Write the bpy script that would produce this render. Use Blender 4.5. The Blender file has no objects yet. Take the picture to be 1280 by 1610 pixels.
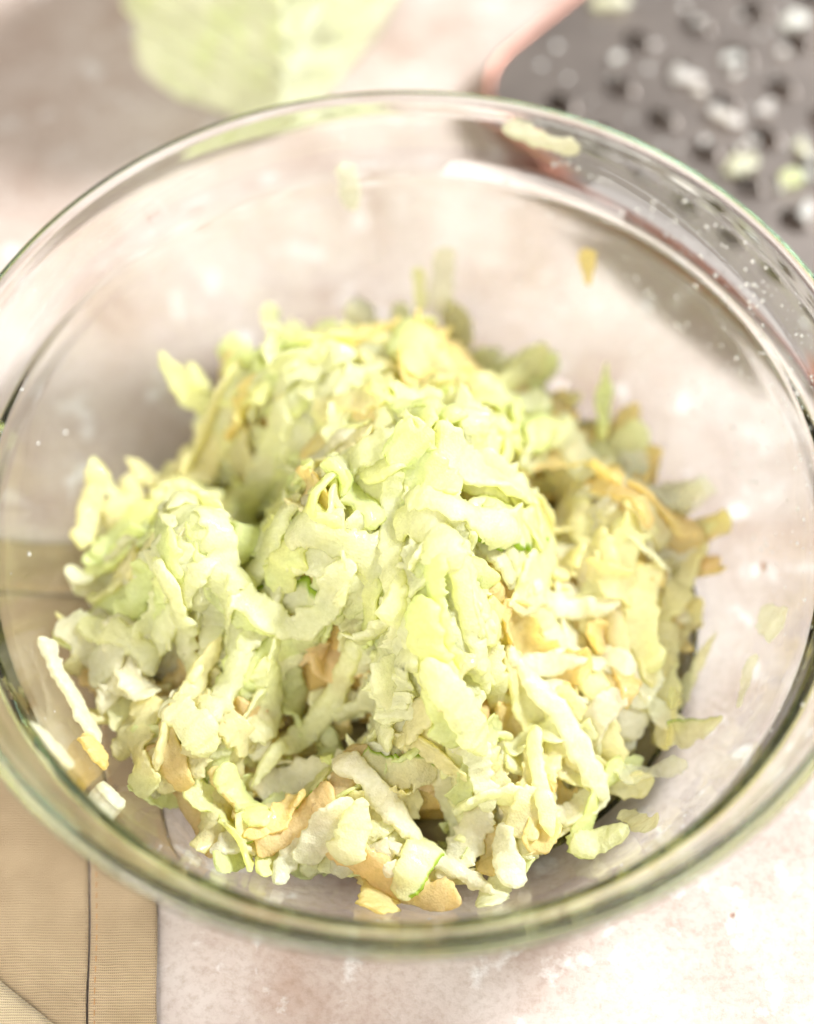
import bpy, bmesh, math, random
import numpy as np

# ------------------------------------------------------------------ camera, world, lamps, exposure
scene = bpy.context.scene
COL = scene.collection
S = 0.01                                   # everything below is written in centimetres

cam_d = bpy.data.cameras.new('camera')
cam = bpy.data.objects.new('camera', cam_d); COL.objects.link(cam)
cam.location = (0.02*S, -30.244*S, 59.773*S)
cam.rotation_euler = (math.radians(90-60.6), 0, 0)
cam_d.sensor_fit = 'VERTICAL'; cam_d.sensor_height = 36
cam_d.lens = 4099.5/1610*36
cam_d.clip_start = 0.01; cam_d.clip_end = 50
cam_d.dof.use_dof = True
cam_d.dof.focus_distance = 0.619
cam_d.dof.aperture_fstop = 3.2
cam_d.dof.aperture_blades = 0
scene.camera = cam

world = bpy.data.worlds.new('World'); scene.world = world
world.use_nodes = True
bg = world.node_tree.nodes['Background']
bg.inputs[0].default_value = (1.0, 0.89, 0.78, 1)
bg.inputs[1].default_value = 0.24

def area(name, loc, target, sx, sy, power, color):
    l = bpy.data.lights.new(name, 'AREA'); l.shape = 'RECTANGLE'
    l.size = sx*S; l.size_y = sy*S; l.energy = power; l.color = color
    o = bpy.data.objects.new(name, l); COL.objects.link(o)
    o.location = [c*S for c in loc]
    from mathutils import Vector
    d = Vector(target) - Vector(loc)
    o.rotation_euler = d.to_track_quat('-Z', 'Y').to_euler()
    return o
area('window_light', (192, 96, 196), (0, 2, 2), 56, 70, 162.0, (0.97, 0.985, 1.0))
area('soft_fill_light', (-50, -85, 115), (0, 0, 2), 90, 90, 20.0, (1.0, 0.97, 0.92))
area('added_streak_light', (-80, -30, 30), (0, 0, 5), 100, 34, 4.0, (1.0, 0.96, 0.92))  # added low lamp for a bright streak on the glass; no card stands there

vs = scene.view_settings
vs.view_transform = 'Standard'; vs.look = 'None'; vs.exposure = 0.22; vs.gamma = 1.0
vs.use_curve_mapping = False
scene.render.engine = 'CYCLES'
cy = scene.cycles
cy.use_denoising = True
cy.max_bounces = 28; cy.transmission_bounces = 20; cy.glossy_bounces = 24; cy.diffuse_bounces = 18
cy.transparent_max_bounces = 8
cy.caustics_refractive = True; cy.caustics_reflective = True
cy.blur_glossy = 1.0
cy.use_adaptive_sampling = True; cy.adaptive_threshold = 0.04
cy.sample_clamp_indirect = 6.0

# ------------------------------------------------------------------ helpers
RNG = np.random.default_rng(7)

def tag(o, label=None, cat=None, group=None, kind=None):
    if label: o['label'] = label
    if cat: o['category'] = cat
    if group: o['group'] = group
    if kind: o['kind'] = kind
    return o

def mesh_obj(name, verts, faces, mat, parent=None, smooth=True, cols=None):
    me = bpy.data.meshes.new(name)
    v = np.asarray(verts, dtype=np.float64)*S
    me.from_pydata(v.tolist(), [], [tuple(int(i) for i in f) for f in faces])
    if cols is not None:
        a = me.color_attributes.new('Col', 'FLOAT_COLOR', 'POINT')
        c = np.ones((len(v), 4), dtype=np.float32); c[:, :3] = cols
        a.data.foreach_set('color', c.ravel())
    me.update()
    if smooth:
        me.polygons.foreach_set('use_smooth', [True]*len(me.polygons))
    if mat: me.materials.append(mat)
    o = bpy.data.objects.new(name, me); COL.objects.link(o)
    if parent: o.parent = parent
    return o

def empty(name, loc=(0, 0, 0)):
    o = bpy.data.objects.new(name, None); COL.objects.link(o)
    o.location = [c*S for c in loc]; o.empty_display_size = 0.01
    return o

def _hash(ix, iy, iz, seed):
    n = (ix.astype(np.int64)*374761393 + iy.astype(np.int64)*668265263 + iz.astype(np.int64)*2147483647 + seed*1274126177) & 0x7fffffff
    n = ((n ^ (n >> 13))*1274126177) & 0x7fffffff
    n = n ^ (n >> 16)
    return (n & 0xffff)/32767.5 - 1.0

def noise3(p, seed=0):
    p = np.asarray(p, dtype=np.float64)
    i = np.floor(p).astype(np.int64); f = p - i
    f = f*f*(3-2*f)
    r = 0
    for dx in (0, 1):
        wx = f[..., 0] if dx else 1-f[..., 0]
        for dy in (0, 1):
            wy = f[..., 1] if dy else 1-f[..., 1]
            for dz in (0, 1):
                wz = f[..., 2] if dz else 1-f[..., 2]
                r = r + wx*wy*wz*_hash(i[..., 0]+dx, i[..., 1]+dy, i[..., 2]+dz, seed)
    return r

def noise1(x, seed):
    x = np.asarray(x, dtype=np.float64)
    return noise3(np.stack([x, np.full_like(x, 0.37), np.full_like(x, 0.71)], -1), seed)

def new_mat(name):
    m = bpy.data.materials.new(name); m.use_nodes = True
    nt = m.node_tree; nt.nodes.clear()
    out = nt.nodes.new('ShaderNodeOutputMaterial')
    return m, nt, out

def N(nt, t, **kw):
    n = nt.nodes.new('ShaderNode'+t)
    for k, v in kw.items():
        if k in n.inputs: n.inputs[k].default_value = v
        else: setattr(n, k, v)
    return n

def ramp(nt, stops, interp='LINEAR'):
    r = nt.nodes.new('ShaderNodeValToRGB'); cr = r.color_ramp; cr.interpolation = interp
    while len(cr.elements) < len(stops): cr.elements.new(0.5)
    for e, (p, c) in zip(cr.elements, stops):
        e.position = p; e.color = (*c, 1) if len(c) == 3 else c
    return r

def mixc(nt, fac, a, b, mode='MIX'):
    m = nt.nodes.new('ShaderNodeMix'); m.data_type = 'RGBA'; m.blend_type = mode
    for sock, val in ((m.inputs[0], fac), (m.inputs[6], a), (m.inputs[7], b)):
        if hasattr(val, 'links') or hasattr(val, 'is_linked'): nt.links.new(val, sock)
        elif isinstance(val, (int, float)): sock.default_value = val
        else: sock.default_value = (*val, 1) if len(val) == 3 else val
    return m.outputs[2]

# ------------------------------------------------------------------ materials
def mat_table():
    m, nt, out = new_mat('plaster_board'); L = nt.links.new
    tc = N(nt, 'TexCoord'); co = tc.outputs['Object']
    b = N(nt, 'BsdfPrincipled', Roughness=0.55)
    n1 = N(nt, 'TexNoise', Scale=22.0, Detail=6.0, Roughness=0.6); L(co, n1.inputs['Vector'])
    r1 = ramp(nt, [(0.30, (0.36, 0.26, 0.205)), (0.5, (0.475, 0.40, 0.355)), (0.66, (0.55, 0.49, 0.45))])
    L(n1.outputs['Fac'], r1.inputs[0])
    n2 = N(nt, 'TexNoise', Scale=95.0, Detail=5.0, Roughness=0.55, Distortion=0.0); L(co, n2.inputs['Vector'])
    r2 = ramp(nt, [(0.58, (0, 0, 0)), (0.70, (1, 1, 1))]); L(n2.outputs['Fac'], r2.inputs[0])
    c = mixc(nt, r2.outputs[0], r1.outputs[0], (0.68, 0.66, 0.64))
    # brown pits
    v = N(nt, 'TexVoronoi', Scale=60.0, Randomness=1.0); L(co, v.inputs['Vector'])
    n3 = N(nt, 'TexNoise', Scale=160.0, Detail=3.0); L(co, n3.inputs['Vector'])
    ad = N(nt, 'Math', operation='MULTIPLY_ADD'); L(n3.outputs['Fac'], ad.inputs[0]); ad.inputs[1].default_value = 0.18
    L(v.outputs['Distance'], ad.inputs[2])
    r3 = ramp(nt, [(0.135, (1, 1, 1)), (0.17, (0, 0, 0))]); L(ad.outputs[0], r3.inputs[0])
    sel = N(nt, 'SeparateColor'); L(v.outputs['Color'], sel.inputs[0])
    gt = N(nt, 'Math', operation='GREATER_THAN'); L(sel.outputs[0], gt.inputs[0]); gt.inputs[1].default_value = 0.45
    mu = N(nt, 'Math', operation='MULTIPLY'); L(gt.outputs[0], mu.inputs[0]); L(r3.outputs[0], mu.inputs[1])
    c = mixc(nt, mu.outputs[0], c, (0.26, 0.14, 0.09))
    # fine sand speckle
    n4 = N(nt, 'TexNoise', Scale=420.0, Detail=4.0, Roughness=0.7); L(co, n4.inputs['Vector'])
    r4 = ramp(nt, [(0.3, (0.80, 0.76, 0.72)), (0.55, (1, 1, 1))]); L(n4.outputs['Fac'], r4.inputs[0])
    c = mixc(nt, 1.0, c, r4.outputs[0], 'MULTIPLY')
    L(c, b.inputs['Base Color'])
    bp = N(nt, 'Bump', Strength=0.35, Distance=0.0006)
    hs = N(nt, 'Math', operation='SUBTRACT'); L(r2.outputs[0], hs.inputs[0]); L(mu.outputs[0], hs.inputs[1])
    h2 = N(nt, 'Math', operation='ADD'); L(hs.outputs[0], h2.inputs[0]); L(n4.outputs['Fac'], h2.inputs[1])
    L(h2.outputs[0], bp.inputs['Height']); L(bp.outputs[0], b.inputs['Normal'])
    L(b.outputs[0], out.inputs[0]); return m

def mat_glass():
    m, nt, out = new_mat('clear_glass'); L = nt.links.new
    g = N(nt, 'BsdfGlass', Roughness=0.0, IOR=1.47); g.inputs['Color'].default_value = (1, 1, 1, 1)
    L(g.outputs[0], out.inputs[0])
    va = N(nt, 'VolumeAbsorption', Density=4.5); va.inputs['Color'].default_value = (0.40, 0.80, 0.66, 1)
    L(va.outputs[0], out.inputs['Volume']); return m

def mat_juice(name, tint, ior=1.34, clear=1.0):
    m, nt, out = new_mat(name); L = nt.links.new
    b = N(nt, 'BsdfPrincipled', Roughness=0.02, IOR=ior)
    b.inputs['Transmission Weight'].default_value = clear
    b.inputs['Base Color'].default_value = (*tint, 1)
    L(b.outputs[0], out.inputs[0]); return m

def mat_apple(name, rough=0.22, trans=0.62, bump=0.24, spec=0.3, sss=0.0, clear=0.0):
    m, nt, out = new_mat(name); L = nt.links.new
    tc = N(nt, 'TexCoord'); co = tc.outputs['Object']
    at = N(nt, 'VertexColor', layer_name='Col')
    b = N(nt, 'BsdfPrincipled', Roughness=rough, IOR=1.38)
    n1 = N(nt, 'TexNoise', Scale=650.0, Detail=3.0, Roughness=0.6); L(co, n1.inputs['Vector'])
    r1 = ramp(nt, [(0.3, (0.93, 0.93, 0.86)), (0.65, (1.02, 1.02, 1.02))]); L(n1.outputs['Fac'], r1.inputs[0])
    c = mixc(nt, 1.0, at.outputs['Color'], r1.outputs[0], 'MULTIPLY')
    L(c, b.inputs['Base Color'])
    b.inputs['Specular IOR Level'].default_value = spec
    if sss:
        b.inputs['Subsurface Weight'].default_value = sss
        b.inputs['Subsurface Radius'].default_value = (1.0, 1.0, 0.85); b.inputs['Subsurface Scale'].default_value = 0.006
    v = N(nt, 'TexVoronoi', Scale=1700.0); L(co, v.inputs['Vector'])
    ad = N(nt, 'Math', operation='ADD'); L(v.outputs['Distance'], ad.inputs[0]); L(n1.outputs['Fac'], ad.inputs[1])
    bp = N(nt, 'Bump', Strength=bump, Distance=0.0008); L(ad.outputs[0], bp.inputs['Height'])
    L(bp.outputs[0], b.inputs['Normal'])
    b.inputs['Coat Weight'].default_value = 0.5; b.inputs['Coat Roughness'].default_value = 0.06; b.inputs['Coat IOR'].default_value = 1.34
    if trans:
        tr = N(nt, 'BsdfTranslucent')
        gm = N(nt, 'Gamma', Gamma=1.4); L(c, gm.inputs[0]); L(gm.outputs[0], tr.inputs['Color'])
        L(bp.outputs[0], tr.inputs['Normal'])
        mx = N(nt, 'MixShader'); mx.inputs[0].default_value = trans
        L(b.outputs[0], mx.inputs[1]); L(tr.outputs[0], mx.inputs[2])
        if clear:
            tp = N(nt, 'BsdfTransparent'); g2 = N(nt, 'Gamma', Gamma=0.4); L(c, g2.inputs[0]); L(g2.outputs[0], tp.inputs[0]); m2 = N(nt, 'MixShader'); m2.inputs[0].default_value = clear
            L(mx.outputs[0], m2.inputs[1]); L(tp.outputs[0], m2.inputs[2]); L(m2.outputs[0], out.inputs[0])
        else: L(mx.outputs[0], out.inputs[0])
    else: L(b.outputs[0], out.inputs[0])
    return m

def mat_cloth(name, base):
    m, nt, out = new_mat(name); L = nt.links.new
    tc = N(nt, 'TexCoord'); co = tc.outputs['Object']
    b = N(nt, 'BsdfPrincipled', Roughness=0.9)
    b.inputs['Sheen Weight'].default_value = 0.15
    d = N(nt, 'TexNoise', Scale=90.0, Detail=3.0); L(co, d.inputs['Vector'])
    w1 = N(nt, 'TexWave', wave_type='BANDS', bands_direction='Y', Scale=460.0, Distortion=1.6, Detail=2.0); w1.inputs['Detail Scale'].default_value = 0.6
    L(co, w1.inputs['Vector'])
    w2 = N(nt, 'TexWave', wave_type='BANDS', bands_direction='X', Scale=620.0, Distortion=1.2, Detail=2.0); L(co, w2.inputs['Vector'])
    a = N(nt, 'Math', operation='MULTIPLY_ADD'); L(w2.outputs['Fac'], a.inputs[0]); a.inputs[1].default_value = 0.35; L(w1.outputs['Fac'], a.inputs[2])
    r = ramp(nt, [(0.0, tuple(x*0.66 for x in base)), (0.7, base), (1.0, tuple(min(1, x*1.15) for x in base))])
    L(a.outputs[0], r.inputs[0])
    rn = ramp(nt, [(0.3, (0.84, 0.82, 0.78)), (0.7, (1.06, 1.06, 1.06))]); L(d.outputs['Fac'], rn.inputs[0])
    c = mixc(nt, 1.0, r.outputs[0], rn.outputs[0], 'MULTIPLY')
    L(c, b.inputs['Base Color'])
    bp = N(nt, 'Bump', Strength=0.6, Distance=0.0004); L(a.outputs[0], bp.inputs['Height']); L(bp.outputs[0], b.inputs['Normal'])
    L(b.outputs[0], out.inputs[0]); return m

def mat_metal(name, base, rough):
    m, nt, out = new_mat(name); L = nt.links.new
    tc = N(nt, 'TexCoord'); co = tc.outputs['Object']
    b = N(nt, 'BsdfPrincipled', Metallic=1.0, Roughness=rough)
    n = N(nt, 'TexNoise', Scale=60.0, Detail=5.0); L(co, n.inputs['Vector'])
    r = ramp(nt, [(0.3, tuple(x*0.82 for x in base)), (0.7, tuple(x*1.1 for x in base))]); L(n.outputs['Fac'], r.inputs[0])
    L(r.outputs[0], b.inputs['Base Color'])
    mp = N(nt, 'Mapping'); mp.inputs['Scale'].default_value = (40, 900, 1); L(co, mp.inputs['Vector'])
    n2 = N(nt, 'TexNoise', Scale=1.0, Detail=2.0); L(mp.outputs[0], n2.inputs['Vector'])
    bp = N(nt, 'Bump', Strength=0.15, Distance=0.0003); L(n2.outputs['Fac'], bp.inputs['Height']); L(bp.outputs[0], b.inputs['Normal'])
    L(b.outputs[0], out.inputs[0]); return m

def mat_plain(name, base, rough=0.6):
    m, nt, out = new_mat(name); L = nt.links.new
    tc = N(nt, 'TexCoord')
    b = N(nt, 'BsdfPrincipled', Roughness=rough)
    n = N(nt, 'TexNoise', Scale=200.0, Detail=3.0); L(tc.outputs['Object'], n.inputs['Vector'])
    r = ramp(nt, [(0.3, tuple(x*0.8 for x in base)), (0.7, tuple(x*1.1 for x in base))]); L(n.outputs['Fac'], r.inputs[0])
    L(r.outputs[0], b.inputs['Base Color']); L(b.outputs[0], out.inputs[0]); return m

M_TABLE = mat_table(); M_GLASS = mat_glass()
M_JUICE = mat_juice('apple_juice', (0.95, 0.91, 0.62)); M_DROP = mat_juice('juice_drop', (0.97, 0.96, 0.92), 1.34, 0.45)
M_APPLE = mat_apple('grated_apple'); M_FLAKE = mat_apple('thin_apple_flake', 0.2, 0.4, 0.15, 0.3, 0.0, 0.6); M_PULP = mat_apple('apple_pulp', 0.22, 0.0, 0.5)
M_BLOCK = mat_apple('apple_flesh', 0.45, 0.0, 0.5, 0.4, 0.5)
M_CLOTH = mat_cloth('linen', (0.40, 0.295, 0.175)); M_FOLD = mat_cloth('linen_face', (0.56, 0.45, 0.29))
M_THREAD = mat_plain('thread', (0.40, 0.22, 0.09), 0.8)
M_STEEL = mat_metal('brushed_steel', (0.37, 0.325, 0.295), 0.42)
M_REDDISH = mat_metal('reddish_edge', (0.50, 0.25, 0.19), 0.4)  # reddish metal tone over the whole rim
M_STEM = mat_plain('stem_bark', (0.16, 0.10, 0.05), 0.8)

# ------------------------------------------------------------------ table
t = mesh_obj('table', [(-150, -150, 0), (150, -150, 0), (150, 150, 0), (-150, 150, 0)], [(0, 1, 2, 3)], M_TABLE, smooth=False)
tag(t, 'pinkish cream plaster-finish table top with pale chips and brown pits', 'table', kind='structure')

# ------------------------------------------------------------------ napkin under the bowl
def sheet(name, x0, x1, y0, y1, z0, th, nx, ny, mat, parent, hfun, shape=None):
    xs = np.linspace(x0, x1, nx); ys = np.linspace(y0, y1, ny)
    X, Y = np.meshgrid(xs, ys)
    if shape: X, Y = shape(X, Y)
    Z = z0 + th + hfun(X, Y)
    Zb = np.maximum(0.004, Z - th)
    V = np.concatenate([np.stack([X, Y, Z], -1).reshape(-1, 3), np.stack([X, Y, Zb], -1).reshape(-1, 3)])
    n = nx*ny; F = []
    for j in range(ny-1):
        for i in range(nx-1):
            a = j*nx+i
            F.append((a, a+1, a+nx+1, a+nx)); F.append((n+a, n+a+nx, n+a+nx+1, n+a+1))
    for i in range(nx-1):
        F.append((i+1, i, n+i, n+i+1)); a = (ny-1)*nx+i; F.append((a, a+1, n+a+1, n+a))
    for j in range(ny-1):
        a = j*nx; F.append((a, a+nx, n+a+nx, n+a)); a = j*nx+nx-1; F.append((a+nx, a, n+a, n+a+nx))
    return mesh_obj(name, V, F, mat, parent)

def cloth_h(X, Y):
    P = np.stack([X*0.35, Y*0.22, X*0+2.2], -1)
    w = 0.10*noise3(P, 3) + 0.045*noise3(P*2.7, 4)
    r = np.hypot(X, Y)
    k = np.clip((r-7.2)/4.0, 0, 1)                    # pressed flat where the bowl stands
    return np.maximum(0, (w+0.07))*k*1.5

nap = empty('linen_napkin', (0, 0, 0))
tag(nap, 'tan linen napkin with stitched hem lying partly under the glass bowl', 'napkin')
XE = -6.05                                              # right edge
def edge_bend(X, Y):
    return X + 0.05*noise1(Y*0.6, 11)*(X > XE-2) - 0.055*(Y+7.5)*0.9*((X-(-30))/24.0), Y
sheet('cloth', -30, XE-1.66, -24, 0.78, 0.0, 0.055, 150, 150, M_CLOTH, nap, cloth_h, edge_bend)
sheet('hem', XE-1.60, XE, -24, 2.35, 0.0, 0.085, 14, 150, M_CLOTH, nap, cloth_h, edge_bend)
sheet('hem', -30, XE-1.66, 0.85, 2.35, 0.0, 0.085, 150, 14, M_CLOTH, nap, cloth_h, edge_bend)
# stitches along the inside of both hems
SV, SF = [], []
def stitch(p, d):
    n = np.array([-d[1], d[0]])
    b = len(SV)
    for s in (-1, 1):
        for q in (-0.018, 0.018):
            SV.append((p[0]+d[0]*0.085*s+n[0]*q, p[1]+d[1]*0.085*s+n[1]*q, p[2]-0.004))
    for q in (-0.012, 0.012):
        SV.append((p[0]+n[0]*q-d[0]*.04, p[1]+n[1]*q-d[1]*.04, p[2]+0.016)); SV.append((p[0]+n[0]*q+d[0]*.04, p[1]+n[1]*q+d[1]*.04, p[2]+0.016))
    # 0 -q 1 +q (start), 2 -q 3 +q (end), 4,5 top -q ; 6,7 top +q
    SF.extend([(b+0, b+2, b+5, b+4), (b+1, b+6, b+7, b+3), (b+4, b+5, b+7, b+6), (b+0, b+4, b+6, b+1), (b+2, b+3, b+7, b+5)])
for y in np.arange(-20, 0.6, 0.27):
    X, Y = edge_bend(np.array([XE-1.46]), np.array([y]))
    z = 0.085 + cloth_h(X, Y)[0]
    stitch((X[0], Y[0], z), (0.0, 1.0))
for x in np.arange(-26, XE-1.8, 0.27):
    X, Y = edge_bend(np.array([x]), np.array([1.0]))
    stitch((X[0], Y[0], 0.085+cloth_h(X, Y)[0]), (1.0, 0.0))
tag(mesh_obj('stitching', SV, SF, M_THREAD, nap), kind='stuff')
# corner of the napkin folded back over itself
def fold():
    A = np.array([-12.5, -7.2]); B = np.array([-7.3, -11.4]); nx, ny = 60, 40
    d = (B-A); n = np.array([-0.63, -0.78])
    V = []
    for j in range(ny):
        for i in range(nx):
            p = A + d*(i/(nx-1)*2.2-0.6) + n*(j/(ny-1)*9.0)
            h = cloth_h(np.array([p[0]]), np.array([p[1]]))[0]
            lift = 0.16*(1-math.exp(-((j/(ny-1))*9)/0.25)) + 0.10
            V.append((p[0], p[1], 0.06 + h + lift))
    n_ = nx*ny
    V = np.array(V); V2 = V.copy(); V2[:, 2] -= 0.055; V = np.concatenate([V, V2]); F = []
    for j in range(ny-1):
        for i in range(nx-1):
            a = j*nx+i; F.append((a, a+nx, a+nx+1, a+1)); F.append((n_+a, n_+a+1, n_+a+nx+1, n_+a+nx))
    for i in range(nx-1): F.append((i, i+1, n_+i+1, n_+i))
    o = mesh_obj('folded_corner', V, F, M_FOLD, nap)
    tag(o, 'paler corner of the napkin folded back on itself')
fold()

# ------------------------------------------------------------------ glass bowl
def catmull(P, k=8):
    P = np.asarray(P, float); out = []
    Q = np.vstack([2*P[0]-P[1], P, 2*P[-1]-P[-2]])
    for i in range(1, len(Q)-2):
        for s in np.linspace(0, 1, k, endpoint=False):
            a, b, c, d = Q[i-1], Q[i], Q[i+1], Q[i+2]
            out.append(0.5*((2*b)+(-a+c)*s+(2*a-5*b+4*c-d)*s*s+(-a+3*b-3*c+d)*s**3))
    out.append(Q[-2]); return np.array(out)
INNER = [(0.01, 0.50), (2.5, 0.50), (5.2, 0.52), (6.5, 0.66), (7.55, 1.08), (8.35, 1.75), (9.0, 2.75), (9.5, 3.95), (9.86, 5.05), (9.99, 5.46), (10.085, 5.73),
         (10.26, 5.92), (10.50, 6.19), (10.80, 6.70), (11.0, 7.12), (11.10, 7.36)]
RIM = [(11.12, 7.46), (11.15, 7.50), (11.22, 7.515), (11.40, 7.51), (11.46, 7.49), (11.50, 7.44), (11.50, 7.26), (11.42, 7.12), (11.30, 7.0)]
OUTER = [(11.18, 6.90), (11.0, 6.52), (10.77, 6.08), (10.56, 5.79), (10.40, 5.54), (10.29, 5.17), (10.15, 4.5), (9.85, 3.55), (9.35, 2.45), (8.65, 1.40), (7.80, 0.62), (7.0, 0.24), (6.45, 0.115),
         (6.1, 0.09), (5.7, 0.115), (5.2, 0.17), (3, 0.18), (0.01, 0.18)]
prof = catmull(INNER+RIM+OUTER, 5)
inner_c = catmull(INNER, 12)
def zbowl(r): return np.interp(r, inner_c[:, 0], inner_c[:, 1])
def lathe(prof, seg, name, mat, parent=None):
    a = np.arange(seg)*2*np.pi/seg
    V = []
    for (r, z) in prof:
        V.append(np.stack([r*np.cos(a), r*np.sin(a), np.full(seg, z)], -1))
    V = np.concatenate(V); m = len(prof); F = []
    for i in range(m-1):
        for j in range(seg):
            k = (j+1) % seg
            F.append((i*seg+j, i*seg+k, (i+1)*seg+k, (i+1)*seg+j))
    F.append(tuple(range(seg-1, -1, -1))); F.append(tuple(range((m-1)*seg, m*seg)))
    return mesh_obj(name, V, F, mat, parent)
bowl = lathe(prof, 192, 'glass_bowl', M_GLASS)
bm = bmesh.new(); bm.from_mesh(bowl.data); bmesh.ops.recalc_face_normals(bm, faces=bm.faces); bm.to_mesh(bowl.data); bm.free()
tag(bowl, 'clear round glass mixing bowl with flared rim holding the grated apple', 'bowl')

# ------------------------------------------------------------------ grated apple: shreds laid down one after another
GS = 0.1; GN = 240; G0 = -12.0
gx = G0 + (np.arange(GN)+0.5)*GS
GX, GY = np.meshgrid(gx, gx)
GR = np.hypot(GX, GY)
HB = zbowl(np.clip(GR, 0, 11.1))
def gauss(cx, cy, sx, sy, rot=0.0):
    c, s = math.cos(rot), math.sin(rot)
    dx, dy = GX-cx, GY-cy
    u = (dx*c+dy*s)/sx; v = (-dx*s+dy*c)/sy
    return np.exp(-0.5*(u*u+v*v))
def plateau(cx, cy, rx, ry, rot=0.0, p=4):
    c, s = math.cos(rot), math.sin(rot)
    dx, dy = GX-cx, GY-cy
    u = (dx*c+dy*s)/rx; v = (-dx*s+dy*c)/ry
    return np.exp(-((u*u+v*v)**(p/2)))
base = 1.45*plateau(-0.9, -0.6, 7.8, 7.5, 0, 6)
base += 3.1*plateau(-1.7, 6.8, 4.5, 2.6, 0.0) + 1.2*plateau(4.2, 3.6, 3.4, 2.4, -0.5) + 1.6*plateau(6.3, 1.4, 1.6, 2.1)
base += 1.5*plateau(-0.8, -5.0, 6.0, 2.7) + 1.0*plateau(-6.0, -3.2, 1.8, 2.0) + 1.4*plateau(-6.6, 0.6, 2.0, 3.2) + 0.9*plateau(4.6, -1.4, 2.5, 2.2)
mound = 4.4*plateau(0.2, 1.1, 3.0, 3.4, 0.15, 5) + 2.1*plateau(0.9, -2.7, 1.4, 1.9, 0.1, 4) + 2.8*plateau(-3.9, -0.1, 2.3, 2.8, 0.2, 4.5) + 1.0*plateau(-2.9, 4.2, 2.3, 1.5) + 0.7*plateau(3.0, 4.4, 1.7, 1.3)
mound = np.where(mound > 4.6, 4.6+(mound-4.6)*0.35, mound)
hollow = 1.5*gauss(2.1, -3.6, 0.45, 0.4) + 1.7*gauss(-3.9, 2.2, 0.9, 0.55, 0.3) + 1.8*gauss(-2.0, -3.5, 1.0, 0.7) + 1.4*gauss(3.2, 2.5, 0.8, 0.7) + 1.4*gauss(-3.3, -5.0, 1.0, 0.5) + 1.5*gauss(-5.7, -2.0, 0.7, 0.5) + 1.3*gauss(0.6, -6.0, 1.0, 0.4) + 1.0*gauss(2.6, -4.6, 0.5, 0.5)
lump = 0.45*noise3(np.stack([GX*0.62, GY*0.62, GX*0+5.5], -1), 21) + 0.25*noise3(np.stack([GX*1.4, GY*1.4, GX*0+1.5], -1), 22)
cover = plateau(-0.6, -0.1, 8.4, 8.2, 0, 10)
T = np.maximum(HB, 0.5 + np.maximum(0, base + mound - hollow + lump*1.2)*np.clip(cover*1.3, 0, 1))
H = HB.copy()
core = np.maximum(HB-0.05, T - 1.9 + 0.3*noise3(np.stack([GX*1.1, GY*1.1, GX*0+9.5], -1), 31))
core_on = (T - HB) > 1.8
H = np.where(core_on, np.maximum(H, core), H)
ID = np.full((GN, GN), -1, dtype=np.int32)

def blur(A, k=2):
    for _ in range(k):
        B = np.pad(A, 1, mode='edge'); A = (B[:-2, 1:-1]+B[2:, 1:-1]+B[1:-1, :-2]+B[1:-1, 2:]+2*A)/6
    return A
HS = [blur(H, 3), 0]
def samp(A, x, y):
    fx = np.clip((x-G0)/GS-0.5, 0, GN-1.001); fy = np.clip((y-G0)/GS-0.5, 0, GN-1.001)
    i = fx.astype(int); j = fy.astype(int); u = fx-i; v = fy-j
    return (A[j, i]*(1-u)*(1-v)+A[j, i+1]*u*(1-v)+A[j+1, i]*(1-u)*v+A[j+1, i+1]*u*v)

COLORS = {
    'fresh':  (0.98, 0.98, 0.735), 'green': (0.935, 0.97, 0.60), 'cream': (0.98, 0.96, 0.80),
    'yellow': (0.97, 0.935, 0.62), 'orange': (0.975, 0.86, 0.47), 'brown': (0.945, 0.80, 0.46),
}
PEEL = np.array((0.50, 0.66, 0.10))

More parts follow.
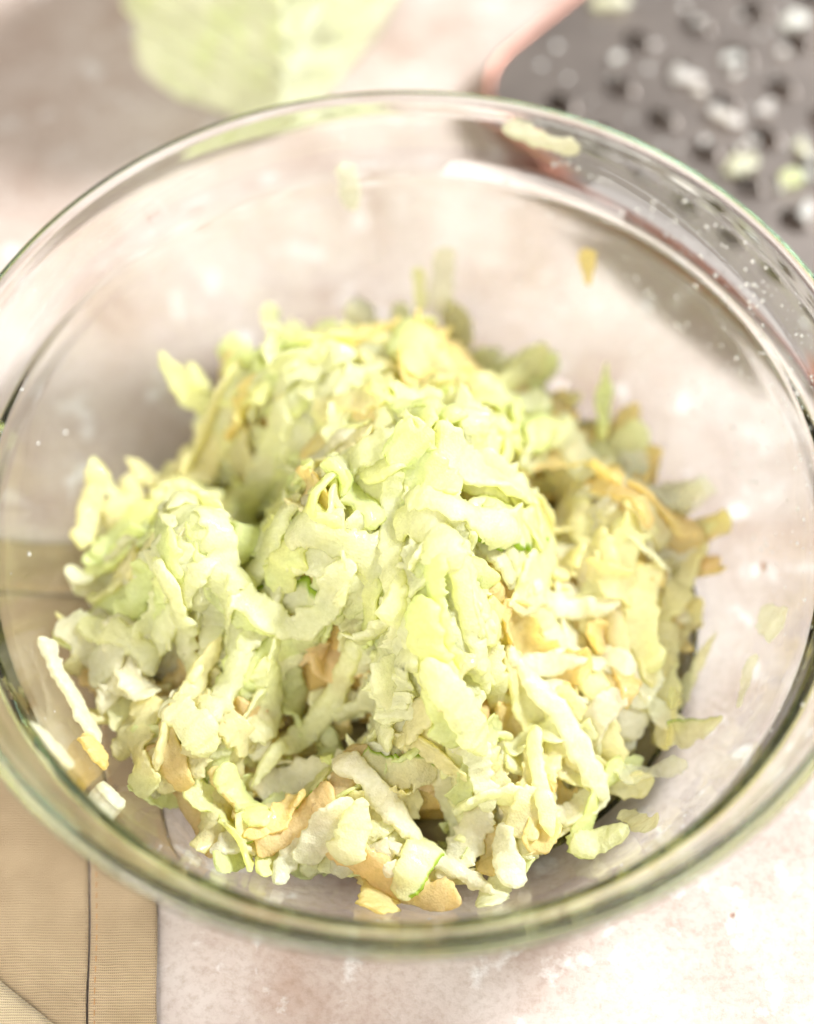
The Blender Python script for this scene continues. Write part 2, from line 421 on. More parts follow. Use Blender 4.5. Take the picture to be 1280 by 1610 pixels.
def shred_geom(path, side0, W, th, seed, color, peel=False, jag=1.0, e0=0.12, e1=0.12, curl=0.0, M=60, K=16, rough=1.0):
    """path (n,3) centre line, side0 (n,3) unit vectors across the strip."""
    rg = np.random.default_rng(seed)
    d = np.r_[0, np.cumsum(np.linalg.norm(np.diff(path, axis=0), axis=1))]
    u = np.linspace(0, 1, M); uu = 0.5-0.5*np.cos(np.pi*u); u = 0.55*u+0.45*uu
    P = np.stack([np.interp(u*d[-1], d, path[:, k]) for k in range(3)], -1)
    Sd = np.stack([np.interp(u*d[-1], d, side0[:, k]) for k in range(3)], -1)
    tan = np.gradient(P, axis=0); tan /= np.linalg.norm(tan, axis=1)[:, None]+1e-9
    Sd -= (Sd*tan).sum(1)[:, None]*tan; Sd /= np.linalg.norm(Sd, axis=1)[:, None]+1e-9
    Up = np.cross(tan, Sd)
    L = d[-1]; x = u*L
    end = np.clip(u/e0, 0.0, 1)**0.55*np.clip((1-u)/e1, 0.0, 1)**0.55
    def ridge(v, k, p=1.6): return np.clip(1-1.5*np.abs(noise1(v, k)), 0, 1)**p
    def edge(s):
        return (W/2)*(0.72+0.28*noise1(x*0.8+s*7, seed+s)+0.20*noise1(x*2.2+s*3, seed+20+s)
                      + jag*(0.34*ridge(x*1.6+3, seed+40+s)+0.34*ridge(x*3.4, seed+80+s, 1.2)+0.20*ridge(x*7, seed+120+s, 1.2)-0.14))
    wl, wr = np.maximum(edge(1), W*0.12)*end, np.maximum(edge(2), W*0.12)*end
    tt = th*np.clip(end, 0.06, 1)**0.7*(1+0.35*noise1(x*1.6, seed+5)+0.15*noise1(x*5, seed+6))
    phi = np.arange(K)*2*np.pi/K
    cx = np.sign(np.cos(phi))*np.abs(np.cos(phi))**0.8; sz = np.sign(np.sin(phi))*np.abs(np.sin(phi))**0.6
    off = np.where(cx > 0, cx*wr[:, None], cx*wl[:, None])
    zz = sz*tt[:, None]/2 + curl*(off/(W/2))**2*W*0.35
    V = P[:, None, :] + Sd[:, None, :]*off[..., None] + Up[:, None, :]*zz[..., None]
    q = V.reshape(-1, 3)
    dn = np.stack([noise3(q*2.4+seed*0.37+k*17, 50+k) for k in range(3)], -1)*0.05 + np.stack([noise3(q*5.5+seed*0.7+k*11, 60+k) for k in range(3)], -1)*0.034 + np.stack([noise3(q*12+seed*0.3+k*7, 64+k) for k in range(3)], -1)*0.022
    q = q + dn*min(1.0, W/0.5)*rough
    # colour: flesh tone with slow drift, browning towards one spot, peel along one edge
    n = noise3(q*0.9+seed, 70)[:, None]; n2 = noise3(q*2.4+seed*1.3, 71)[:, None]
    c = np.array(color)[None, :]*(1+0.06*n+0.05*n2)
    c = c + np.clip(n+0.1, 0, 1)*0.45*(np.array((0.89, 0.95, 0.46))*c.max()/0.9-c)*(1.0 if color[1] >= color[0]*0.98 else 0.0) + 0.10*np.clip(n2, 0, 1)*(np.array((0.80, 0.62, 0.26))-c)
    if peel:
        m = np.tile((np.cos(phi) > 0.80), M).astype(float)*np.repeat((np.abs(u-0.5) < 0.44).astype(float), K)
        c = c*(1-m[:, None]) + PEEL*m[:, None]
    F = []
    for i in range(M-1):
        for j in range(K):
            k = (j+1) % K
            F.append((i*K+j, i*K+k, (i+1)*K+k, (i+1)*K+j))
    F.append(tuple(range(K-1, -1, -1))); F.append(tuple(range((M-1)*K, M*K)))
    return q, F, np.clip(c, 0.01, 0.98)

SHREDS = []                                              # dicts with geometry and meaning
def lay(cx, cy, heading, L, W, th, color, seed, peel=False, roll=0.0, bend=0.0, jag=1.0, e0=0.12, e1=0.12, curl=0.0, stiff=14, lift=0.0, tip=0.0, sink=0.0, zone='', keep=False, label=None, cname='fresh'):
    """drape a strip over whatever is already there and raise the height map"""
    n = 30; ds = L/(n-1)
    HS[1] += 1
    if HS[1] % 4 == 0: HS[0] = np.maximum(blur(H, 7), HB)
    if stiff <= 2: HS[0] = H.copy()
    Hq = HS[0]
    pts = [np.array([cx, cy])]; h = heading
    def run(sgn):
        p = np.array([cx, cy]); hh = heading; acc = []; z = samp(Hq, p[0], p[1])
        for i in range(n//2):
            step = ds
            q = p + sgn*np.array([math.cos(hh), math.sin(hh)])*step
            zq = samp(Hq, q[0], q[1]); sl = abs(zq-z)/step
            k = max(0.42, 1/math.sqrt(1+min(sl, 3)**2))
            q = p + sgn*np.array([math.cos(hh), math.sin(hh)])*step*k
            r = math.hypot(*q)
            if r > 11.0: break
            acc.append(q); p = q; z = samp(Hq, q[0], q[1]); hh += sgn*bend*ds
        return acc
    a = run(-1)[::-1]; b = run(1)
    XY = np.array(a+[np.array([cx, cy])]+b)
    m = len(XY)
    if m < 8: return None
    tn = np.gradient(XY, axis=0); tn /= np.linalg.norm(tn, axis=1)[:, None]+1e-9
    sd = np.stack([-tn[:, 1], tn[:, 0]], -1)
    hw = W*0.5*max(0.3, abs(math.cos(roll)))
    hs = np.stack([samp(Hq, XY[:, 0]+sd[:, 0]*hw*f, XY[:, 1]+sd[:, 1]*hw*f) for f in (-0.8, -0.4, 0, 0.4, 0.8)], 0)
    hz = hs.mean(0)*0.72 + hs.max(0)*0.28 - sink
    z = hz.copy()
    for _ in range(stiff):
        zs = z.copy(); zs[1:-1] = 0.5*z[1:-1]+0.25*(z[:-2]+z[2:]); zs[0] = 0.6*z[0]+0.4*(2*z[1]-z[2]) if m > 3 else z[0]; zs[-1] = 0.6*z[-1]+0.4*(2*z[-2]-z[-3])
        z = np.maximum(zs, hz)
        z[0] = min(z[0], hz[0]+0.5); z[-1] = min(z[-1], hz[-1]+0.5)
    lat = np.arctan2(hs[4]-hs[0], 1.6*hw)
    k = np.ones(7)/7
    lat = np.convolve(np.pad(lat, 3, mode='edge'), k, 'valid')
    lat = np.clip(lat, -1.0, 1.0)
    tw = np.linspace(-0.35, 0.35, m)*np.random.default_rng(seed+9).uniform(-1.4, 1.4)
    ro = lat + roll + tw
    z = z + th*0.42 + abs(math.sin(roll))*W*0.34 + lift
    z = z + tip*np.linspace(0, 1, m)**2
    path = np.column_stack([XY, z])
    side = np.column_stack([sd*np.cos(ro)[:, None], np.sin(ro)])
    geo = shred_geom(path, side, W, th, seed, color, peel, jag, e0, e1, curl)
    idx = len(SHREDS)
    # raise the height map under the strip
    fu = np.linspace(0, m-1, 60); fx = np.interp(fu, range(m), XY[:, 0]); fy = np.interp(fu, range(m), XY[:, 1]); fz = np.interp(fu, range(m), z)
    sx = np.interp(fu, range(m), side[:, 0]); sy = np.interp(fu, range(m), side[:, 1]); sz = np.interp(fu, range(m), side[:, 2])
    for f in np.linspace(-0.5, 0.5, 9):
        X = fx+sx*W*f; Y = fy+sy*W*f; Z = fz+sz*W*f+th*0.35
        i = np.clip(((X-G0)/GS).astype(int), 0, GN-1); j = np.clip(((Y-G0)/GS).astype(int), 0, GN-1)
        up = Z > H[j, i]
        for jj, ii, zz_ in zip(j[up], i[up], Z[up]):
            if zz_ > H[jj, ii]: H[jj, ii] = zz_; ID[jj, ii] = idx
    SHREDS.append(dict(geo=geo, thin=th < 0.13, zone=zone, keep=keep, label=label, top=(cx, cy), color=color, peel=peel, L=L, W=W, cname=cname))
    return idx

def zone_of(x, y):
    mz = math.exp(-(((x-0.5)/3.0)**2+((y-0.0)/4.1)**2)**2)
    if mz > 0.4: return 'mound'
    if ((x+3.8)/2.7)**2+((y+0.2)/3.4)**2 < 1: return 'left'
    if ((x-6.0)/2.6)**2+((y-1.0)/3.4)**2 < 1: return 'browned'
    if y > 3.4: return 'back'
    if x > 2.3 and y > -4.5: return 'right'
    return 'front'
PAL = {'mound': [('fresh', 8), ('green', 2)],
       'left': [('fresh', 6), ('green', 4), ('cream', 1)],
       'browned': [('orange', 5), ('yellow', 4), ('cream', 3)],
       'back': [('fresh', 5), ('yellow', 2), ('green', 3), ('orange', 1)],
       'right': [('cream', 6), ('fresh', 2), ('orange', 2), ('yellow', 2)],
       'front': [('yellow', 5), ('cream', 3), ('green', 3), ('brown', 1), ('orange', 1), ('fresh', 2)]}
def pick(zone, deep):
    rr = RNG.random()
    if deep and rr < 0.6: return ['yellow', 'brown', 'yellow', 'orange', 'yellow', 'cream'][RNG.integers(6)]
    pal = PAL[zone]; w = np.array([p[1] for p in pal], float); return pal[RNG.choice(len(pal), p=w/w.sum())][0]

dTy, dTx = np.gradient(T, GS)
def auto(n, deep, big=1.0, zones=None, over=0.0):
    for it in range(n):
        best = None
        for _ in range(26):
            i, j = RNG.integers(GN, size=2)
            dfc = T[j, i]+over-H[j, i]
            if T[j, i]-HB[j, i] < 0.15: continue
            if zones and zone_of(gx[i], gx[j]) not in zones: continue
            if best is None or dfc > best[0]: best = (dfc, i, j)
        if best is None or best[0] < 0.06: continue
        _, i, j = best; x, y = gx[i], gx[j]
        zone = zone_of(x, y)
        if zone in ('mound', 'left') and RNG.random() < 0.5:
            hd = math.atan2(-dTy[j, i]-0.35, -dTx[j, i]) + RNG.normal()*0.5
        else: hd = RNG.uniform(0, 2*math.pi)
        L = RNG.uniform(1.8, 4.2)*big
        if not deep and RNG.random() < 0.9:
            f = np.linspace(-0.42, 0.42, 7)*L*0.8
            if samp(hollow, x+np.cos(hd)*f, y+np.sin(hd)*f).max() > 1.0: continue
        W = RNG.uniform(0.42, 0.80)*big; th = RNG.uniform(0.16, 0.28)
        if RNG.random() < 0.12: L *= 0.55
        if zone in ('mound', 'left'): W *= 1.1; th *= 1.1
        else: th *= 0.82; W *= 1.05
        nm = pick(zone, deep); c = np.array(COLORS[nm])*RNG.uniform(0.95, 1.04)
        lay(x, y, hd, L, W, th, c, int(RNG.integers(1, 10**6)), cname=nm, peel=(not deep and RNG.random() < 0.04),
            roll=RNG.normal()*0.45, bend=RNG.normal()*0.25, jag=RNG.uniform(0.9, 1.6), e0=RNG.uniform(0.03, 0.2), e1=RNG.uniform(0.03, 0.28), sink=0.09 if zone in ('mound', 'left') else 0.05,
            curl=RNG.normal()*0.35, stiff=int(RNG.integers(2, 8)) if zone in ('mound', 'left') else int(RNG.integers(4, 22)), zone=zone+('' if not deep else '_deep'))
auto(150, True)
auto(300, False)
auto(170, False, 0.95, ('front', 'right', 'browned'), 0.12)
auto(45, False, 1.0, ('back',), 0.25)
auto(90, False, 1.05, ('mound', 'left', 'back'), 0.15)

# strips that can be told apart one by one in the photograph
def px(x, y, *a, **k): return lay(x, y, *a, keep=True, **k)
C = COLORS
HAND = [
    # x, y, heading, L, W, th, colour, options, label
    (5.15, 5.4, 1.5, 1.9, 0.62, 0.22, 'green', dict(tip=1.0, e1=0.6, jag=0.4, roll=0.9), 'pale green pointed sliver standing up behind the orange browned clump'),
    (3.4, 10.3, -0.35, 2.0, 0.55, 0.16, 'cream', dict(jag=0.5, stiff=2), 'cream curved strip stuck to the flared collar of the bowl beside the grater'),
    (4.7, 8.3, -1.5, 1.0, 0.48, 0.14, 'orange', dict(e1=0.5, jag=0.3, stiff=2), 'small tan wedge stuck alone on the bowl wall below the grater'),
    (1.0, 8.9, 1.45, 1.9, 0.75, 0.10, 'cream', dict(jag=0.3, e0=0.04, e1=0.05, stiff=2), 'wide translucent pale strip stuck upright to the back wall of the bowl'),
    (0.35, 8.8, 1.7, 1.4, 0.40, 0.12, 'green', dict(jag=0.4, stiff=2), 'narrow greenish strip beside the wide strip on the back wall'),
    (-1.5, 9.9, -1.2, 1.2, 0.55, 0.12, 'cream', dict(jag=0.4, stiff=2), 'small pale flake stuck to the bowl wall in front of the apple'),
    (7.4, 3.0, 0.5, 1.1, 0.75, 0.10, 'cream', dict(jag=0.3, e0=0.05, e1=0.05, stiff=2), 'square translucent flake at the outer end of the orange clump'),
    (8.9, -1.3, -1.2, 1.3, 0.75, 0.05, 'cream', dict(jag=0.7, stiff=2), 'thin translucent flake stuck high on the wall away from the heap'),
    (8.3, -2.6, -1.9, 1.5, 0.40, 0.05, 'cream', dict(jag=0.8, stiff=2), 'long thin translucent scrap trailing below a flake on the wall'),
    (7.1, -1.9, 1.05, 2.6, 0.62, 0.10, 'yellow', dict(e1=0.7, jag=0.2, stiff=2), 'long flat spike lying on the clear wall beyond the browned clump'),
    (7.0, -3.6, 0.2, 1.9, 0.62, 0.12, 'yellow', dict(e1=0.5, jag=1.0, stiff=2, peel=True), 'flat yellow scrap with bright green peel at the clear side'),
    (5.9, -4.6, 0.1, 2.2, 0.5, 0.08, 'cream', dict(jag=1.2, stiff=2), 'flat translucent scrap with ragged outline lying on the bare glass'),
    (5.6, -6.0, -0.9, 1.5, 0.6, 0.10, 'yellow', dict(jag=0.8, stiff=2), 'small orange-tipped scrap lying on the bare glass near the front'),
    (-8.1, -5.6, -0.75, 1.5, 0.7, 0.14, 'cream', dict(e0=0.8, e1=0.05, jag=0.4, stiff=2), 'white triangular flake stuck to the glass above the napkin'),
    (-6.9, -6.1, -0.7, 0.8, 0.5, 0.22, 'cream', dict(jag=0.6, stiff=2), 'single white crumb lying on bare glass above the napkin'),
    (-8.15, -3.0, -1.05, 3.0, 0.42, 0.22, 'cream', dict(jag=1.3, lift=0.1), 'thin cream strand hanging down the glass wall over the napkin'),
    (-7.45, -4.6, -1.0, 1.0, 0.55, 0.25, 'orange', dict(jag=0.9), 'orange browned tip at the end of the hanging strand'),
    (-8.0, 2.3, 1.4, 2.4, 0.5, 0.25, 'yellow', dict(lift=0.2), 'yellowish strip leaning up the wall at the edge of the heap'),
    # big strips over the front of the mound
    (0.7, -3.6, -1.25, 3.9, 1.05, 0.34, 'green', dict(jag=0.7, bend=0.05, stiff=10), 'broad translucent green strip hanging down the front of the mound'),
    (1.3, -4.3, -0.75, 3.0, 0.8, 0.34, 'fresh', dict(jag=0.9, e1=0.3), 'jagged pale strip ending the front of the mound'),
    (-1.7, -2.6, -2.3, 3.6, 0.55, 0.3, 'fresh', dict(jag=0.8), 'pale lumpy strip running down left from the mound'),
    (-2.7, -3.7, -2.25, 3.8, 0.55, 0.3, 'fresh', dict(jag=0.6, e1=0.4), 'long straight pale strip bridging the hollow below the mound'),
    (-1.9, -4.1, -1.5, 2.0, 0.7, 0.25, 'green', dict(e1=0.6, jag=0.4), 'pointed green strip hanging over the dark hollow below the mound'),
    (3.9, -0.6, 0.05, 2.9, 0.55, 0.3, 'cream', dict(jag=0.8), 'cream strip lying flat across the browned bits right of the mound'),
    (3.2, -2.2, 0.15, 2.6, 0.5, 0.3, 'cream', dict(jag=1.0), 'short cream strip under the flat cream strip'),
    (3.9, -3.7, -0.95, 4.2, 0.62, 0.32, 'cream', dict(bend=-0.15, jag=0.6), 'long curved cream strip sweeping down to the clear glass'),
    (3.2, -5.2, -1.45, 3.0, 0.42, 0.26, 'fresh', dict(bend=0.1, jag=0.6, roll=0.6), 'narrow pale strip hanging to the juice at the front'),
    (-0.6, -5.6, -0.7, 3.3, 0.6, 0.3, 'cream', dict(jag=0.7), 'cream strip slanting across the brown hollow at the front'),
    (-1.3, -6.6, 1.2, 1.5, 0.8, 0.4, 'fresh', dict(jag=0.9, tip=0.5, e1=0.5), 'pale upright lump standing at the front edge of the heap'),
    (0.3, -7.1, -2.0, 2.1, 0.85, 0.25, 'fresh', dict(peel=True, jag=0.5), 'wide pale strip with bright green peel edge touching the front glass'),
    (-3.9, -5.6, -0.9, 2.4, 0.85, 0.2, 'green', dict(jag=0.3), 'smooth folded green strip in the front hollow'),
    (-5.2, -4.1, 2.3, 2.2, 0.8, 0.3, 'fresh', dict(jag=0.8), 'pale wedge at the lower corner of the heap by the bare glass'),
    (-6.9, -1.6, 2.6, 2.8, 0.7, 0.3, 'fresh', dict(bend=0.4, jag=0.7), 'pale curled strip bending over the side of the heap'),
    (4.6, -6.5, 0.3, 1.5, 0.75, 0.3, 'fresh', dict(jag=0.8), 'rounded pale piece lying in the juice at the front'),
    (2.4, -6.9, -1.4, 1.7, 0.55, 0.25, 'cream', dict(jag=0.9), 'short cream strip dipping into the juice'),
]
for q, (x, y, hd, L, W, th, cn, op, lab) in enumerate(HAND):
    op = dict(op); px(x, y, hd, L, W, th, np.array(C[cn]), 9000+q*13, label=lab, zone='hand', **op)

cnt = np.bincount(ID[ID >= 0].ravel(), minlength=len(SHREDS))
order = sorted(range(len(SHREDS)), key=lambda i: (-SHREDS[i]['keep'], -cnt[i]))
single = set(order[:295])
ZL = {'mound': ('in the tall central mound', 'shreds of the central mound'),
      'left': ('in the lower lump between mound and napkin', 'shreds of the lump beside the mound'),
      'browned': ('in the browned clump against the clear glass', 'shreds of the browned clump'),
      'back': ('at the back, towards the whole apple', 'shreds at the back of the heap'),
      'right': ('beside the browned clump', 'shreds beside the browned clump'),
      'front': ('in the low part before the mound', 'shreds in the low wet part of the heap'),
      'deep': ('lying deep in a gap of the heap', 'shreds seen in the gaps of the heap')}
CNAME = {'fresh': 'pale green', 'green': 'fresh green', 'cream': 'cream', 'yellow': 'yellowish', 'orange': 'orange browned', 'brown': 'tan browned'}
def look(s):
    size = 'long' if s['L'] > 3.3 else ('short' if s['L'] < 2.3 else 'mid-length')
    wid = 'broad' if s['W'] > 0.66 else ('narrow' if s['W'] < 0.5 else 'ragged')
    z = 'deep' if s['zone'].endswith('deep') else s['zone']
    if s['peel']: wid = size = ''
    lab = f"{size} {wid} {CNAME[s['cname']]} apple shred" + (' with green peel edge ' if s['peel'] else ' ') + ZL[z][0]
    return ' '.join(lab.split()), ZL[z][1]
restV, restF, restC, off = [], [], [], 0
for i, s in enumerate(SHREDS):
    q, F, c = s['geo']
    if i in single:
        o = mesh_obj('apple_shred', q, F, M_FLAKE if s['thin'] else M_APPLE, None, True, c)
        if s['label']: tag(o, s['label'], 'apple shred')
        else:
            lab, grp = look(s); tag(o, lab, 'apple shred', grp)
    else:
        restV.append(q); restC.append(c); restF.extend([tuple(k+off for k in f) for f in F]); off += len(q)
if restV:
    o = mesh_obj('buried_apple_shreds', np.concatenate(restV), restF, M_APPLE, None, True, np.concatenate(restC))
    tag(o, 'mass of small grated apple shreds underneath the others in the bowl', 'grated apple', kind='stuff')
# wet pulp that fills the middle of the heap
def pulp():
    st = 2; idx = {}; V = []; F = []; Cc = []
    Zt = np.where(core_on, core, 0)
    for j in range(0, GN, st):
        for i in range(0, GN, st):
            if core_on[j, i]:
                idx[(j, i)] = len(V); V.append((gx[i], gx[j], max(Zt[j, i], HB[j, i]+0.03)))
    nb = len(V)
    for (j, i), k in list(idx.items()):
        V.append((gx[i], gx[j], HB[j, i]+0.015))
    for (j, i), k in idx.items():
        a = idx.get((j, i+st)); b = idx.get((j+st, i+st)); c = idx.get((j+st, i))
        if a is not None and b is not None and c is not None:
            F.append((k, a, b, c)); F.append((nb+k, nb+c, nb+b, nb+a))
    V = np.array(V)
    n = noise3(V*1.3, 77)[:, None]
    Cc = np.array((0.58, 0.42, 0.15)) + n*np.array((0.06, 0.10, 0.06))  # pulp brown, with shade of the gaps put into it as a darker tone
    o = mesh_obj('apple_pulp', V, F, M_PULP, None, True, Cc)
    tag(o, 'wet yellow-brown apple pulp in the middle of the grated heap', 'apple pulp', kind='stuff')
pulp()

# ------------------------------------------------------------------ juice on the floor of the bowl and drops on its wall
def juice():
    nr, na = 22, 120; V = []; F = []
    zt = 0.98
    for k in range(2):
        for i in range(nr+1):
            for j in range(na):
                a = j*2*math.pi/na
                R = 7.28 + 0.10*float(noise1(np.array([a*2.2]), 5)[0])*1.0
                r = R*(i/nr) if i else 0.02
                zb = float(zbowl(r))-0.015
                z = max(zb+0.03, zt - 0.06*math.exp(-(R-r)/0.12)) if k == 0 else zb
                if k == 0 and i == nr: z = zb+0.006
                V.append((r*math.cos(a)+0.1, r*math.sin(a), z))
    n = (nr+1)*na
    for i in range(nr):
        for j in range(na):
            b = (j+1) % na
            F.append((i*na+j, i*na+b, (i+1)*na+b, (i+1)*na+j)); F.append((n+i*na+j, n+(i+1)*na+j, n+(i+1)*na+b, n+i*na+b))
    for j in range(na):
        b = (j+1) % na; F.append((nr*na+j, nr*na+b, n+nr*na+b, n+nr*na+j))
    F.append(tuple(range(na-1, -1, -1))); F.append(tuple(range(n, n+na)))
    o = mesh_obj('apple_juice', V, F, M_JUICE)
    bm = bmesh.new(); bm.from_mesh(o.data); bmesh.ops.recalc_face_normals(bm, faces=bm.faces); bm.to_mesh(o.data); bm.free()
    tag(o, 'shallow pale yellow puddle of apple juice on the bowl floor', 'juice', kind='stuff')
juice()

def drop_cloud(name, places, mat, label):
    V, F = [], []
    for (p, n, r) in places:
        n = np.array(n)/np.linalg.norm(n); a = np.cross(n, [0.3, 0.2, 0.9]); a /= np.linalg.norm(a); b = np.cross(n, a)
        base = len(V); ns = 7
        asp = RNG.uniform(0.8, 1.25)
        for (rr, hh) in ((1.0, -0.05), (0.92, 0.22), (0.6, 0.42)):
            for k in range(ns):
                t = 2*math.pi*k/ns
                V.append(np.array(p)+r*(a*math.cos(t)*rr*asp+b*math.sin(t)*rr/asp+n*hh))
        V.append(np.array(p)+n*r*0.5); V.append(np.array(p)-n*r*0.08)
        for q in range(2):
            for k in range(ns):
                k2 = (k+1) % ns; F.append((base+q*ns+k, base+q*ns+k2, base+(q+1)*ns+k2, base+(q+1)*ns+k))
        for k in range(ns):
            k2 = (k+1) % ns; F.append((base+2*ns+k, base+2*ns+k2, base+3*ns)); F.append((base+k2, base+k, base+3*ns+1))
    o = mesh_obj(name, np.array(V), F, mat)
    tag(o, label, 'droplets', kind='stuff')
pl = []
for _ in range(700):
    th = RNG.normal(0.62, 0.42); r = RNG.uniform(8.7, 11.0)
    if RNG.random() < 0.15: th = RNG.uniform(0, 2*math.pi)
    sl = float((zbowl(r+0.05)-zbowl(r-0.05))/0.1)
    n = (-sl*math.cos(th), -sl*math.sin(th), 1.0)
    pl.append(((r*math.cos(th), r*math.sin(th), float(zbowl(r))), n, 0.018+0.05*RNG.random()**3))
drop_cloud('juice_droplets', pl, M_DROP, 'fine juice droplets and specks spattered over the inner wall of the bowl')

# ------------------------------------------------------------------ partly grated apple behind the bowl
def apple():
    root = empty('peeled_apple', (-4.1, 19.1, 0))
    tag(root, 'peeled pale green apple with flat grated faces standing behind the bowl', 'apple')
    nu, nv = 140, 100; V = []; F = []; Cc = []
    for i in range(nv+1):
        p = math.pi*i/nv
        for j in range(nu):
            a = 2*math.pi*j/nu
            rad = 4.7*(math.sin(p)**0.72)*(1-0.10*math.cos(p)*-1*0.6)
            z = 3.7 - 3.7*math.cos(p)*1.0
            dim = 1.1*math.exp(-(rad/1.2)**2)
            z += dim*(1 if p < 1.5 else -1)*0.9
            V.append([rad*math.cos(a)*(1+0.03*math.cos(5*a)), rad*math.sin(a)*(1+0.03*math.cos(5*a)), z])
    V = np.array(V)
    sk = np.zeros(len(V))
    # two faces worn flat by the grater
    planes = [((-0.42, -0.90, 0.12), 2.55, 1.0), ((0.80, -0.60, 0.05), 2.35, -0.6), ((-0.97, -0.05, -0.1), 3.75, 0.3)]
    for (nrm, d, tilt) in planes:
        n = np.array(nrm); n = n/np.linalg.norm(n)
        s = V@n - d - 0*V[:, 2]
        c0 = np.array([0, 0, 3.6])@n
        s = (V-np.array([0, 0, 3.6]))@n - d
        u = np.cross(n, [0, 0, 1]); u /= np.linalg.norm(u); w = np.cross(n, u)
        t = V@w*math.cos(0.35*tilt)+V@u*math.sin(0.35*tilt)
        ridge = 0.10*np.sin(t*2*np.pi/0.95+0.8*noise3(V*0.7, 15))+0.16*noise3(V*1.6, 16)
        cut = s > 0
        V[cut] -= n*(s[cut]-ridge[cut]*np.clip(s[cut]*4, 0, 1))[:, None]
        sk[cut] = np.maximum(sk[cut], 1)
    V[:, 2] -= V[:, 2].min()
    n1 = noise3(V*0.9, 17); n2 = noise3(V*np.array([2.2, 2.2, 0.5]), 18)
    Cc = np.array((0.60, 0.62, 0.40)) + n1[:, None]*np.array((0.05, 0.04, 0.06))
    g = np.clip((n2-0.35)*3, 0, 1)[:, None]*0.2 + np.clip((V[:, 2:3]-5.0)*0.6, 0, 1)*0.3
    Cc = Cc*(1-g) + np.array((0.52, 0.68, 0.10))*g
    for i in range(nv):
        for j in range(nu):
            k = (j+1) % nu; F.append((i*nu+j, i*nu+k, (i+1)*nu+k, (i+1)*nu+j))
    mesh_obj('flesh', V, F, M_BLOCK, root, True, np.clip(Cc, 0, .92))
    SV, SF = [], []
    for i in range(7):
        for k in range(8):
            a = 2*math.pi*k/8; r = 0.17-0.01*i+(0.06 if i == 6 else 0)
            SV.append((r*math.cos(a)+0.03*i*i, r*math.sin(a), 6.2+0.32*i))
    for i in range(6):
        for k in range(8):
            b = (k+1) % 8; SF.append((i*8+k, i*8+b, (i+1)*8+b, (i+1)*8+k))
    SF.append(tuple(range(48, 56)))
    mesh_obj('stem', SV, SF, M_STEM, root)
apple()

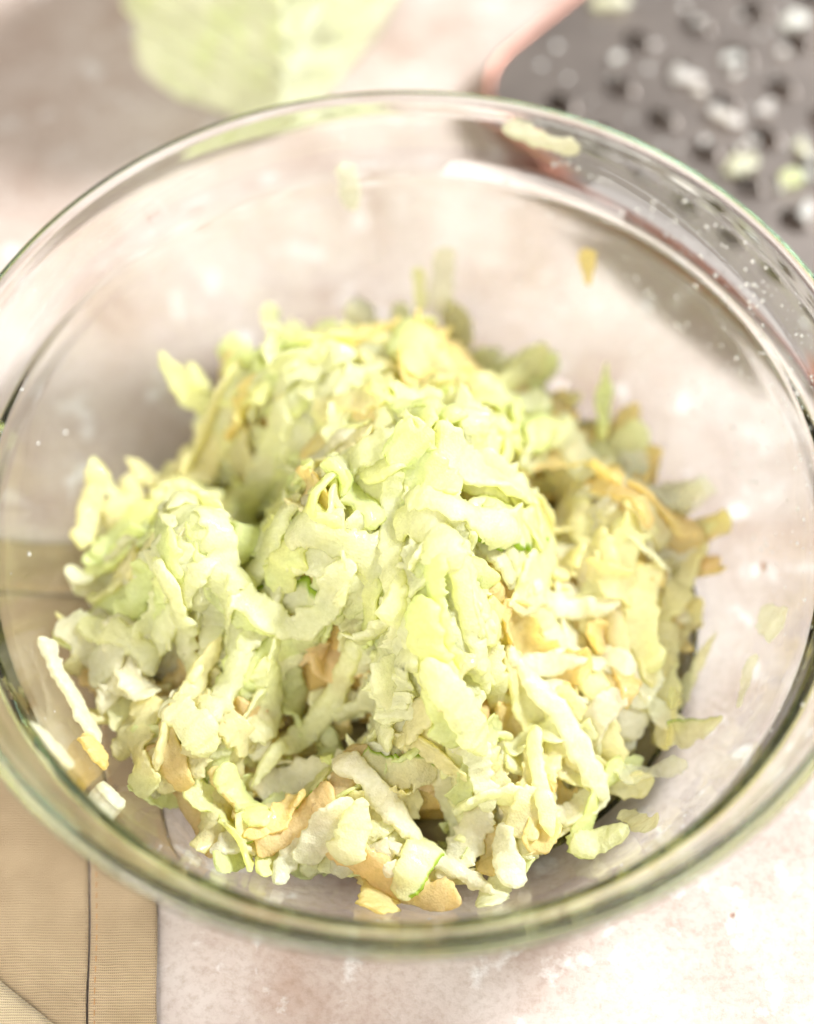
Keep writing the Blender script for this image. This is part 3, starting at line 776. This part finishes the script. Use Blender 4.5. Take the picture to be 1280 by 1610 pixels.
# ------------------------------------------------------------------ steel grater
def grater():
    root = empty('metal_grater', (1.3, 16.75, 0))
    root.rotation_euler = (0, 0, math.radians(-45))
    tag(root, 'flat dark steel grater with round holes and reddish rim beside the bowl', 'grater')
    LX, LY, ZT = 26.0, 11.5, 0.9
    # outline with rounded corners, local x along the long edge, y across
    def outline(inset):
        R = 2.2-inset; pts = []
        for (cx, cy, a0) in ((LX-2.2, LY-2.2, 0), (2.2, LY-2.2, 90), (2.2, 2.2, 180), (LX-2.2, 2.2, 270)):
            for k in range(9):
                a = math.radians(a0+k*90/8); pts.append((cx+R*math.cos(a), cy+R*math.sin(a)))
        return pts
    # plate with the holes cut through
    op = outline(0.18); n = len(op)
    V = [(x, y, ZT) for x, y in op]+[(x, y, ZT-0.12) for x, y in op]
    F = [tuple(range(n)), tuple(range(2*n-1, n-1, -1))]+[(i, n+i, n+(i+1) % n, (i+1) % n) for i in range(n)]
    F = [tuple(reversed(f)) if k >= 2 else f for k, f in enumerate(F)]
    plate = mesh_obj('plate', V, F, M_STEEL, root, False)
    cut_v, cut_f = [], []
    spots = []
    rows = 6; pitch = 1.55
    for j in range(rows):
        for i in range(14):
            x = 2.6+i*pitch*1.05+(0.5*pitch if j % 2 else 0); y = 1.75+j*pitch*1.04
            if x > LX-2 or y > LY-1.4: continue
            spots.append((x, y))
    for (x, y) in spots:
        b = len(cut_v); m = 14
        for z in (ZT-0.5, ZT+0.5):
            for k in range(m):
                a = 2*math.pi*k/m; cut_v.append((x+0.46*math.cos(a), y+0.34*math.sin(a), z))
        cut_f.append(tuple(range(b+m-1, b-1, -1))); cut_f.append(tuple(range(b+m, b+2*m)))
        for k in range(m):
            k2 = (k+1) % m; cut_f.append((b+k, b+k2, b+m+k2, b+m+k))
    cutter = mesh_obj('cutter', cut_v, cut_f, None, root, False)
    bpy.context.view_layer.update()
    md = plate.modifiers.new('holes', 'BOOLEAN'); md.object = cutter; md.operation = 'DIFFERENCE'; md.solver = 'EXACT'
    dg = bpy.context.evaluated_depsgraph_get(); ev = plate.evaluated_get(dg)
    me = bpy.data.meshes.new_from_object(ev); plate.modifiers.clear(); plate.data = me
    bpy.data.objects.remove(cutter)
    # side wall, folded down to the table
    oo, oi = outline(0.0), outline(0.14)
    ring = []
    for (pts, z) in ((oo, 0.0), (oo, ZT-0.05), (outline(0.04), ZT+0.06), (outline(0.14), ZT+0.08), (outline(0.22), ZT+0.02), (outline(0.22), ZT-0.14), (oi, ZT-0.2), (oi, 0.0)):
        ring.append([(x, y, z) for x, y in pts])
    V = [p for r in ring for p in r]; F = []
    for r in range(len(ring)):
        r2 = (r+1) % len(ring)
        for k in range(n):
            k2 = (k+1) % n; F.append((r*n+k, r*n+k2, r2*n+k2, r2*n+k))
    mesh_obj('rim', V, F, M_REDDISH, root)
    # raised cutting lip in front of every hole
    tv, tf = [], []
    m = 11
    for q in range(3):
        for k in range(m):
            a = math.pi*(0.06+0.88*k/(m-1)); s = (1.30, 1.14, 0.98)[q]; h = (0.0, 0.10, 0.17)[q]*math.sin(a)**0.7
            tv.append((0.44*math.cos(a)*s, 0.34*math.sin(a)*s, h))
    for q in range(2):
        for k in range(m-1): tf.append((q*m+k, q*m+k+1, (q+1)*m+k+1, (q+1)*m+k))
    first = None
    for (x, y) in spots:
        if first is None:
            o = mesh_obj('tooth', tv, tf, M_STEEL, root); first = o
            sm = o.modifiers.new('t', 'SOLIDIFY'); sm.thickness = 0.0004
        else:
            o = first.copy(); COL.objects.link(o); o.parent = root
        o.location = (x*S, y*S, (ZT+0.003)*S)
    return root, ZT
gr, GZ = grater()

# bits of apple on the grater
c45 = math.cos(math.radians(45))
def g2w(x, y): return 1.3+(x*c45+y*c45), 16.75+(-x*c45+y*c45)
def crumb(x, y, z, L, W, th, color, hd, seed, label, group=None):
    n = 10; s = np.linspace(-L/2, L/2, n)
    rg = np.random.default_rng(seed); k = rg.normal()*0.4
    path = np.column_stack([x+np.cos(hd)*s-np.sin(hd)*k*s*s, y+np.sin(hd)*s+np.cos(hd)*k*s*s, z+th*0.5+0.05*np.cos(s*3)])
    side = np.tile([-math.sin(hd), math.cos(hd), 0.1], (n, 1))
    q, F, c = shred_geom(path, side, W, th, seed, color, False, 1.3, 0.15, 0.2, 0.3, 30, 14, 2.2)
    tag(mesh_obj('apple_crumb', q, F, M_APPLE, None, True, c), label, 'apple crumb', group)
CR = [(1080, 120, 1.2, .6, -0.3, 'cream'), (1140, 185, 1.4, .55, -0.6, 'cream'), (1165, 260, 1.2, .8, 0.3, 'fresh'), (995, 195, .7, .4, 1.2, 'green'),
      (960, 5, 1.4, .5, 0.0, 'fresh'), (1250, 30, 1.1, .6, 0.2, 'cream'), (1245, 280, 1.0, .6, 0.6, 'green'), (1150, 92, .6, .45, 0.0, 'cream'),
      (1270, 330, .8, .45, 1.0, 'cream'), (1230, 340, .8, .4, 0.2, 'cream'), (1260, 230, .7, .5, 2.0, 'fresh'), (970, 90, .5, .35, 0.3, 'cream'), (905, 130, .5, .35, 0.3, 'cream'), (1070, 215, .7, .4, 0.7, 'cream')]
for _ in range(16): CR.append((RNG.uniform(1000, 1275), RNG.uniform(20, 380), RNG.uniform(0.3, 0.6), RNG.uniform(0.25, 0.4), RNG.uniform(0, 3), 'cream'))
CR = [c for c in CR if c[1] < 60+(c[0]-900)*0.8]
def inv(px_, py_, z):
    e = math.radians(60.6); fw = np.array([0, math.cos(e), -math.sin(e)]); u = np.array([0, math.sin(e), math.cos(e)]); r = np.array([1.0, 0, 0])
    d = fw+r*(px_-640)/4099.5-u*(py_-805)/4099.5; cm = np.array([0.02, -30.244, 59.773])
    return cm+d*(z-cm[2])/d[2]
for q, (a, b, L, W, hd, cn) in enumerate(CR):
    p = inv(a, b, GZ+0.15)
    big = L > 1.0
    crumb(p[0], p[1], GZ+0.02, L*0.8, W*0.55, 0.2 if big else 0.15, np.array(C[cn])*np.array((1, 1, 1.2)), hd, 700+q,
          'large pale apple crumb lying on the grater holes' if big else 'tiny pale apple crumb lying on the grater plate',
          'large crumbs on the grater' if big else 'tiny crumbs on the grater')
pl = []
for _ in range(160):
    x = RNG.uniform(1, 22); y = RNG.uniform(0.6, 10.5); X, Y = g2w(x, y)
    pl.append(((X, Y, GZ+0.005), (0, 0, 1), 0.03+0.10*RNG.random()**2))
drop_cloud('juice_drops', pl, M_DROP, 'wet juice drops scattered over the steel grater plate')
